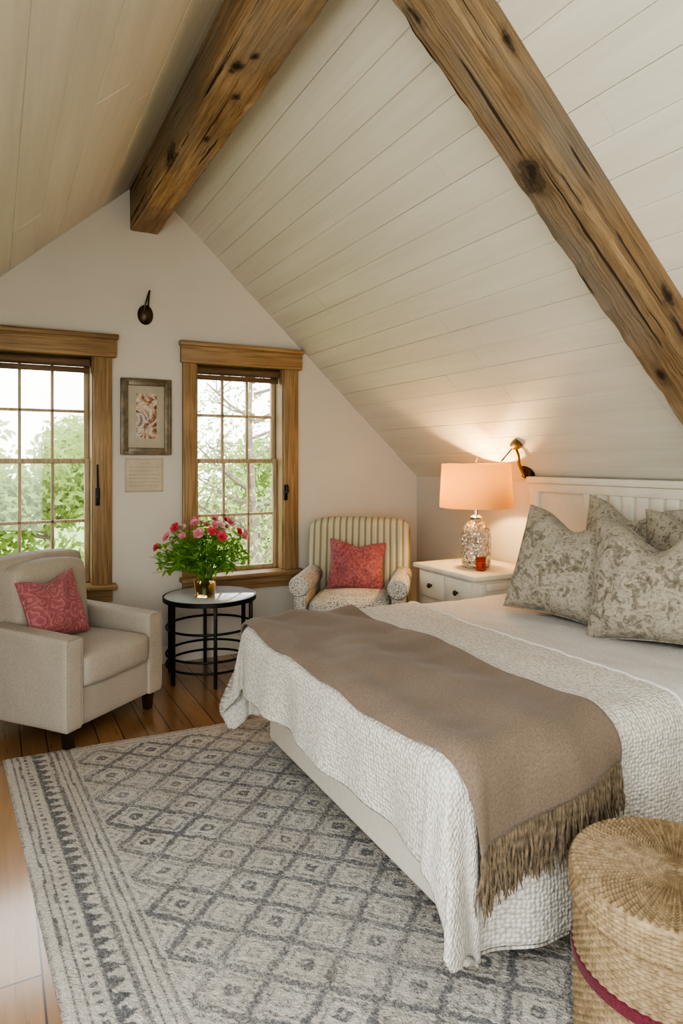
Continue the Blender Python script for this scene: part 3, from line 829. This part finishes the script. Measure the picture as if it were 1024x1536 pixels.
# ------------------------------------------------------------------ side table with flowers
TX, TY, TZ = 1.29, 4.40, .545
st = thing('side_table', 'round black iron side table with pale top and ringed open frame', 'table', (TX, TY, 0))
bm = bmesh.new(); lathe(bm, [(0, TZ - .018), (.294, TZ - .018), (.300, TZ - .012), (.300, TZ - .004), (.295, TZ), (0, TZ)], 64); link('tabletop', bm, m_top, st)
bm = bmesh.new(); lathe(bm, [(.300, TZ - .030), (.309, TZ - .030), (.309, TZ - .001), (.300, TZ - .001), (.300, TZ - .030)], 64); lathe(bm, [(0, TZ - .028), (.3, TZ - .028), (.3, TZ - .018), (0, TZ - .018)], 48); link('rim', bm, m_black, st)
for z, rr in ((.34, .285), (.165, .285), (.095, .285)):
    bm = bmesh.new(); ring(bm, (0, 0, z), rr, .008, 64, 8); link('hoop', bm, m_black, st)
for k in range(6):
    a = k * PI / 3 - PI / 2 - R(27.5) + R(18)
    bm = bmesh.new(); bev(bm, (.279, -.011, 0), (.301, .011, TZ - .02), .003, 2, Matrix.Rotation(a, 4, 'Z')); link('leg', bm, m_black, st)

VX, VY = TX - .05, TY - .06
vs = thing('vase', 'clear glass vase with amber water on the round side table', 'vase', (VX, VY, TZ))
bm = bmesh.new(); lathe(bm, [(0, 0), (.06, 0), (.066, .006), (.07, .05), (.078, .13), (.074, .13), (.066, .05), (.06, .012), (0, .012)], 40); link('glass', bm, m_glass, vs)
bm = bmesh.new(); lathe(bm, [(0, .013), (.058, .013), (.0645, .05), (.068, .095), (0, .095)], 32); link('water', bm, m_water, vs)
bq = thing('flower_bouquet', 'bouquet of pink and red blooms with bushy green leaves in vase', 'flowers', (VX, VY, TZ + .014))
rnd = random.Random(5)
bms = bmesh.new(); bml = bmesh.new(); heads = []
def leaf(bm, p, d, up, L, Wd):
    d = d.normalized(); s = d.cross(up); s = s.normalized() if s.length > 1e-4 else d.orthogonal().normalized(); n = s.cross(d)
    c = [bm.verts.new(p + d * L * t - n * L * .25 * t * t) for t in (0, .3, .65, 1)]
    l = [bm.verts.new(p + d * L * t + s * Wd * w + n * Wd * .25 - n * L * .25 * t * t) for t, w in ((.25, .45), (.6, .4))]
    r = [bm.verts.new(p + d * L * t - s * Wd * w + n * Wd * .25 - n * L * .25 * t * t) for t, w in ((.25, .45), (.6, .4))]
    for q in (l, r):
        bm.faces.new((c[0], c[1], q[0])); bm.faces.new((c[1], c[2], q[1], q[0])); bm.faces.new((c[2], c[3], q[1]))
for i in range(80):
    a = rnd.uniform(0, 2 * PI); tilt = math.sqrt(rnd.random())
    rr = .38 * tilt; hz = .48 - .27 * tilt ** 2.0 + rnd.uniform(-.09, .04)
    base = Vector((.03 * math.cos(a + 2.5), .03 * math.sin(a + 2.5), .01)); mid = Vector((.05 * math.cos(a), .05 * math.sin(a), .13))
    top = Vector((rr * math.cos(a), rr * math.sin(a) * (.85 if math.sin(a) < 0 else .72), hz))
    pts = [base, mid, mid.lerp(top, .5) + Vector((0, 0, .03)), top]
    tube(bms, pts, [.003, .003, .0025, .0018], 5)
    for k in range(8):
        t = rnd.uniform(.2, 1.0); p = (mid.lerp(top, t) + Vector((0, 0, .03 * math.sin(t * PI))))
        dd = Vector((rnd.uniform(-1, 1), rnd.uniform(-1, 1), rnd.uniform(-.3, .8)))
        leaf(bml, p, dd, Vector((0, 0, 1)), rnd.uniform(.045, .085), rnd.uniform(.022, .04))
    heads.append(top)
link('stems', bms, m_stem, bq); link('foliage', bml, m_leaf, bq)
def blossom_bm(p, d, r, rnd):
    bm = bmesh.new()
    Mq = Matrix.Translation(p) @ d.to_track_quat('Z', 'Y').to_matrix().to_4x4()
    t = bmesh.new()
    for lay, (n, op, sz) in enumerate(((7, 1.15, 1.0), (6, .75, .85), (5, .35, .65))):
        for k in range(n):
            a = 2 * PI * k / n + lay * .4 + rnd.uniform(-.2, .2)
            Mr = Matrix.Rotation(a, 4, 'Z') @ Matrix.Rotation(op + rnd.uniform(-.15, .15), 4, 'Y')
            g = [[None] * 4 for _ in range(4)]
            for i in range(4):
                for j in range(4):
                    u = i / 3; v = j / 3 * 2 - 1
                    wd = math.sin(PI * min(1, u * .8 + .12)) * .55
                    g[i][j] = t.verts.new(Mr @ Vector((.12 * v * v * r - .25 * r * (u * (1 - u)), v * wd * r * sz, u * r * sz)))
            for i in range(3):
                for j in range(3): t.faces.new((g[i][j], g[i + 1][j], g[i + 1][j + 1], g[i][j + 1]))
    bmesh.ops.create_icosphere(t, subdivisions=1, radius=r * .28, matrix=Matrix.Translation((0, 0, r * .25)))
    merge(bm, t, Mq); return bm
cand = sorted(heads, key=lambda p: -(p.z * 1.5 - .25 * p.y + .35 * p.x))[:17] + sorted(heads, key=lambda p: -(p.z * 1.5 - .2 * p.y - .8 * p.x))[:7]
seen = []
for i, p in enumerate(cand):
    if any((p - q).length < .03 for q in seen): continue
    seen.append(p)
    d = Vector((p.x * 1.6, p.y * 1.2 - .18, .25)).normalized()
    o = link('blossom', blossom_bm(p + d * .015, d, rnd.uniform(.028, .040), rnd), (m_pink, m_coral, m_pink, m_blush)[i % 4], bq)
    o['label'] = ('pink bloom', 'red bloom', 'pink bloom', 'pale blush bloom')[i % 4]

# ------------------------------------------------------------------ basket
BX, BY = 1.475, 1.065
bk = thing('basket', 'round lidded woven seagrass basket with dark red band beside the bed', 'basket', (BX, BY, .012))
RB = .240
def wv(a, z, j): return 1 + .009 * math.sin(a * 60 + (j // 4 % 2) * PI) * (1 if j > 1 else 0) + .008 * math.sin(j * 2 * PI / 4)
prof = [(0, 0), (RB * .97, 0)] + [(RB * (.98 + .015 * math.sin(PI * k / 160)), .006 + .355 * k / 160) for k in range(161)]
bm = bmesh.new(); lathe(bm, prof, 360, None, wv); link('basket_body', bm, m_wicker, bk)
bm = bmesh.new(); lathe(bm, [(RB * .99, .203), (RB * 1.015, .206), (RB * 1.02, .218), (RB * 1.015, .23), (RB * .99, .233)], 96); link('band', bm, m_band, bk)
prof = [(RB * .97, .355), (RB * 1.01, .355), (RB * 1.03, .36)] + [(RB * (1.032 + .006 * math.sin(k * 1.57)), .364 + .062 * k / 24) for k in range(25)]
prof += [(RB * 1.028, .432), (RB * 1.012, .437)] + [(RB * (1 - k / 110), .439 - .0010 * math.cos(k * 2 * PI / 5)) for k in range(110)] + [(0, .440)]
def lidf(a, z, j): return 1 + (.006 * math.sin(a * 75 + (j // 4 % 2) * PI) if 2 < j < 28 else 0)
bm = bmesh.new(); lathe(bm, prof, 560, None, lidf)
for v in bm.verts:
    r_ = math.hypot(v.co.x, v.co.y); a = math.atan2(v.co.y, v.co.x)
    if v.co.z > .4365 and r_ < RB * 1.005: v.co.z += .0032 * math.sin(a * 84 + r_ * 10) * min(1, r_ / .12)
link('lid', bm, m_wicker, bk)

# ------------------------------------------------------------------ wall things
fx0, fx1, fz0, fz1 = .772, 1.122, 1.485, 2.02
m_frame = simple('antique_pewter_frame', (.20, .165, .115), .4, .35, nscale=18, var=.35, bs=.3)
m_mat = simple('mat_board', (.45, .41, .33), .8, nscale=10, var=.08)
def art_mat():
    m, nt, b = newmat('abstract_painting')
    v = coords(nt, 'Object', (1, 1, .7))
    n1 = ntex(nt, v, 9, 5, .6, 2.5)
    setb(nt, b, 'Base Color', ramp(nt, n1, [(.30, (.05, .04, .04)), (.40, (.22, .09, .045)), (.48, (.50, .35, .25)), (.55, (.66, .62, .57)), (.62, (.26, .28, .30)), (.75, (.30, .13, .06))])); setb(nt, b, 'Roughness', .5)
    return m
pf = thing('picture_frame', 'dark pewter framed abstract painting hung between the two windows', 'picture', ((fx0 + fx1) / 2, YG, fz0))
bm = bmesh.new()
for (a, z0, b, z1) in ((fx0, fz0, fx0 + .05, fz1), (fx1 - .05, fz0, fx1, fz1), (fx0 + .05, fz0, fx1 - .05, fz0 + .05), (fx0 + .05, fz1 - .05, fx1 - .05, fz1)):
    bev(bm, (a, YG - .03, z0), (b, YG, z1), .006)
for (a, z0, b, z1) in ((fx0 + .012, fz0 + .012, fx0 + .024, fz1 - .012), (fx1 - .024, fz0 + .012, fx1 - .012, fz1 - .012), (fx0 + .024, fz0 + .012, fx1 - .024, fz0 + .024), (fx0 + .024, fz1 - .024, fx1 - .024, fz1 - .012)):
    bev(bm, (a, YG - .038, z0), (b, YG - .028, z1), .004)
link('frame', bm, m_frame, pf, world=True)
bm = bmesh.new(); bev(bm, (fx0 + .045, YG - .016, fz0 + .045), (fx1 - .045, YG - .008, fz1 - .045), .001); link('mat_board', bm, m_mat, pf, world=True)
bm = bmesh.new(); add_box(bm, (fx0 + .105, YG - .019, fz0 + .115), (fx1 - .105, YG - .015, fz1 - .105)); link('painting', bm, art_mat(), pf, False, world=True)
m_paper = simple('parchment', (.54, .475, .38), .9, nscale=9, var=.09)
m_ink = simple('faded_ink', (.28, .21, .15), .9)
pn = thing('parchment_note', 'small aged parchment sheet pinned below the framed painting', 'paper', (.935, YG, 1.225))
def ppt(s, t): return (s, YG - .0004 - .005 * (abs(s - .935) / .13) ** 3, t)
o = sheet('sheet', ppt, .805, 1.065, 1.225, 1.462, 14, 14, m_paper, pn, .0015, RM[pn.name].inverted())
bm = bmesh.new(); rr = random.Random(2)
for k in range(7):
    z = 1.425 - k * .026; x = .835
    while x < 1.03:
        w = rr.uniform(.012, .035)
        pts = [(x + w * i / 6, YG - .0020 - .005 * (abs(x - .935) / .13) ** 3, z + .004 * math.sin(i * 2.2 + k) * rr.uniform(.4, 1)) for i in range(7)]
        if k != 0 or .89 < x < .97: tube(bm, pts, .0011, 4)
        x += w + .008
link('handwriting', bm, m_ink, pn, world=True)
hk = thing('wall_hook', 'dark oval iron hook high on the gable wall', 'hook', (.942, YG, 2.47))
bm = bmesh.new(); lathe(bm, [(0, 0), (.05, 0), (.054, .006), (.045, .022), (.02, .034), (0, .037)], 28, Matrix.Translation((0, 0, 0)) @ Matrix.Rotation(PI / 2, 4, 'X') @ Matrix.Diagonal((1, 1.3, 1, 1))); link('plate', bm, m_bronze, hk)
bm = bmesh.new(); tube(bm, [(-.01, -.03, .0), (-.016, -.055, .04), (.0, -.06, .10), (.018, -.05, .16), (.024, -.03, .17), (.022, -.02, .14), (.014, -.03, .05)], .006, 8); link('hook', bm, m_bronze, hk)

# ------------------------------------------------------------------ outside
bm = bmesh.new(); add_box(bm, (-40, 5.4, -3.2), (60, 70, -3.0)); o = link('lawn', bm, m_grass, None, False); tag(o, 'green lawn outside below the windows', 'grass', kind='stuff')
def leaves(blobs, n, size, rnd):
    V, F = [], []
    for _ in range(n):
        c, r = rnd.choice(blobs)
        d = Vector((rnd.gauss(0, 1), rnd.gauss(0, 1), rnd.gauss(0, 1))).normalized() * (rnd.random() ** .45)
        p = Vector(c) + Vector((d.x * r[0], d.y * r[1], d.z * r[2]))
        a = Vector((rnd.uniform(-1, 1), rnd.uniform(-1, 1), rnd.uniform(-1, 1))).normalized(); b = a.orthogonal().normalized()
        s = size * rnd.uniform(.6, 1.4); k = len(V)
        V += [p - a * s, p + b * s * .5, p + a * s, p - b * s * .5]; F.append((k, k + 1, k + 2, k + 3))
    return V, F
def tree(x, y, top, wr, n, size, mat, label, seed, branches=8, group='trees outside the windows', thin=1.0):
    rnd = random.Random(seed)
    t = thing('tree', label, 'tree', (x, y, -3), 0, group)
    bm = bmesh.new(); H = top + 3
    tube(bm, [(0, 0, 0), (.05, 0, H * .35), (-.05, .05, H * .7), (0, 0, H * .96)], [.16 * thin, .11 * thin, .06 * thin, .015], 8)
    tips = []
    for k in range(branches):
        z = H * rnd.uniform(.3, .85); a = rnd.uniform(0, 2 * PI); L = wr * rnd.uniform(.5, 1.05) * (1 - .4 * z / H)
        p0 = Vector((0, 0, z)); p2 = p0 + Vector((L * math.cos(a), L * math.sin(a), L * rnd.uniform(.3, .8))); p1 = p0.lerp(p2, .5) + Vector((0, 0, -.06 * L))
        tube(bm, [p0, p1, p2], [.045 * thin, .028 * thin, .008], 6); tips.append(p2)
        for _ in range(4):
            q0 = p1.lerp(p2, rnd.random()); q1 = q0 + Vector((rnd.uniform(-1, 1), rnd.uniform(-1, 1), rnd.uniform(-.1, 1))) * L * .45
            tube(bm, [q0, q0.lerp(q1, .5) + Vector((0, 0, .05)), q1], [.016 * thin, .011 * thin, .004], 5); tips.append(q1)
    link('trunk', bm, m_bark, t)
    blobs = [(p, (wr * .36,) * 3) for p in tips] 
    V, F = leaves(blobs, n, size, rnd)
    pymesh('crown', V, F, mat, t, None, False)
tree(.9, 13, 1.2, 2.0, 9000, .085, m_tree, 'bushy green tree nearest the left window', 1, 10)
tree(-3.0, 14, .9, 2.0, 8000, .085, m_tree, 'green tree outside at the left edge of the left window', 2, 10)
tree(3.4, 24, 2.2, 2.6, 6000, .13, m_tree2, 'pale tree outside behind the framed painting wall', 3, 10)
tree(5.4, 14.5, 1.0, 2.0, 9000, .085, m_tree, 'low green tree outside below the bare branches', 4, 10)
tree(9.9, 18, 1.2, 2.4, 8000, .10, m_tree2, 'pale tree outside at the right of the right window', 6, 10)
tree(3.35, 9.2, 4.2, 1.7, 3200, .042, m_tree2, 'sparse branching tree close outside the window behind the flowers', 7, 36, thin=.6)
tree(-2.2, 21, 2.2, 3.0, 8000, .14, m_tree2, 'tall pale distant tree outside the left window', 8, 10)

# ------------------------------------------------------------------ light
w = bpy.data.worlds.new('sky'); SC.world = w; w.use_nodes = True; nt = w.node_tree
bg = nt.nodes['Background']
tc = nt.nodes.new('ShaderNodeTexCoord')
sx = nt.nodes.new('ShaderNodeSeparateXYZ'); nt.links.new(tc.outputs['Generated'], sx.inputs[0])
c = ramp(nt, mth(nt, 'ADD', mth(nt, 'MULTIPLY', sx.outputs['Z'], .5), .5), [(.45, (.86, .87, .765)), (.55, (.99, .99, .945)), (.9, (.88, .94, .99))])
nt.links.new(c, bg.inputs['Color']); bg.inputs['Strength'].default_value = 4.5
try: SC.view_settings.look = 'AgX - High Contrast'
except Exception as e: print(e)

# ------------------------------------------------------------------ camera
cam = bpy.data.cameras.new('camera'); co = bpy.data.objects.new('camera', cam); COL.objects.link(co)
co.location = (0, 0, 1.45); co.rotation_euler = (PI / 2, 0, R(-27.5))
cam.sensor_fit = 'VERTICAL'; cam.sensor_height = 36; cam.lens = 1000 / 1536 * 36; cam.shift_y = -78 / 1536; cam.clip_start = .05
SC.camera = co
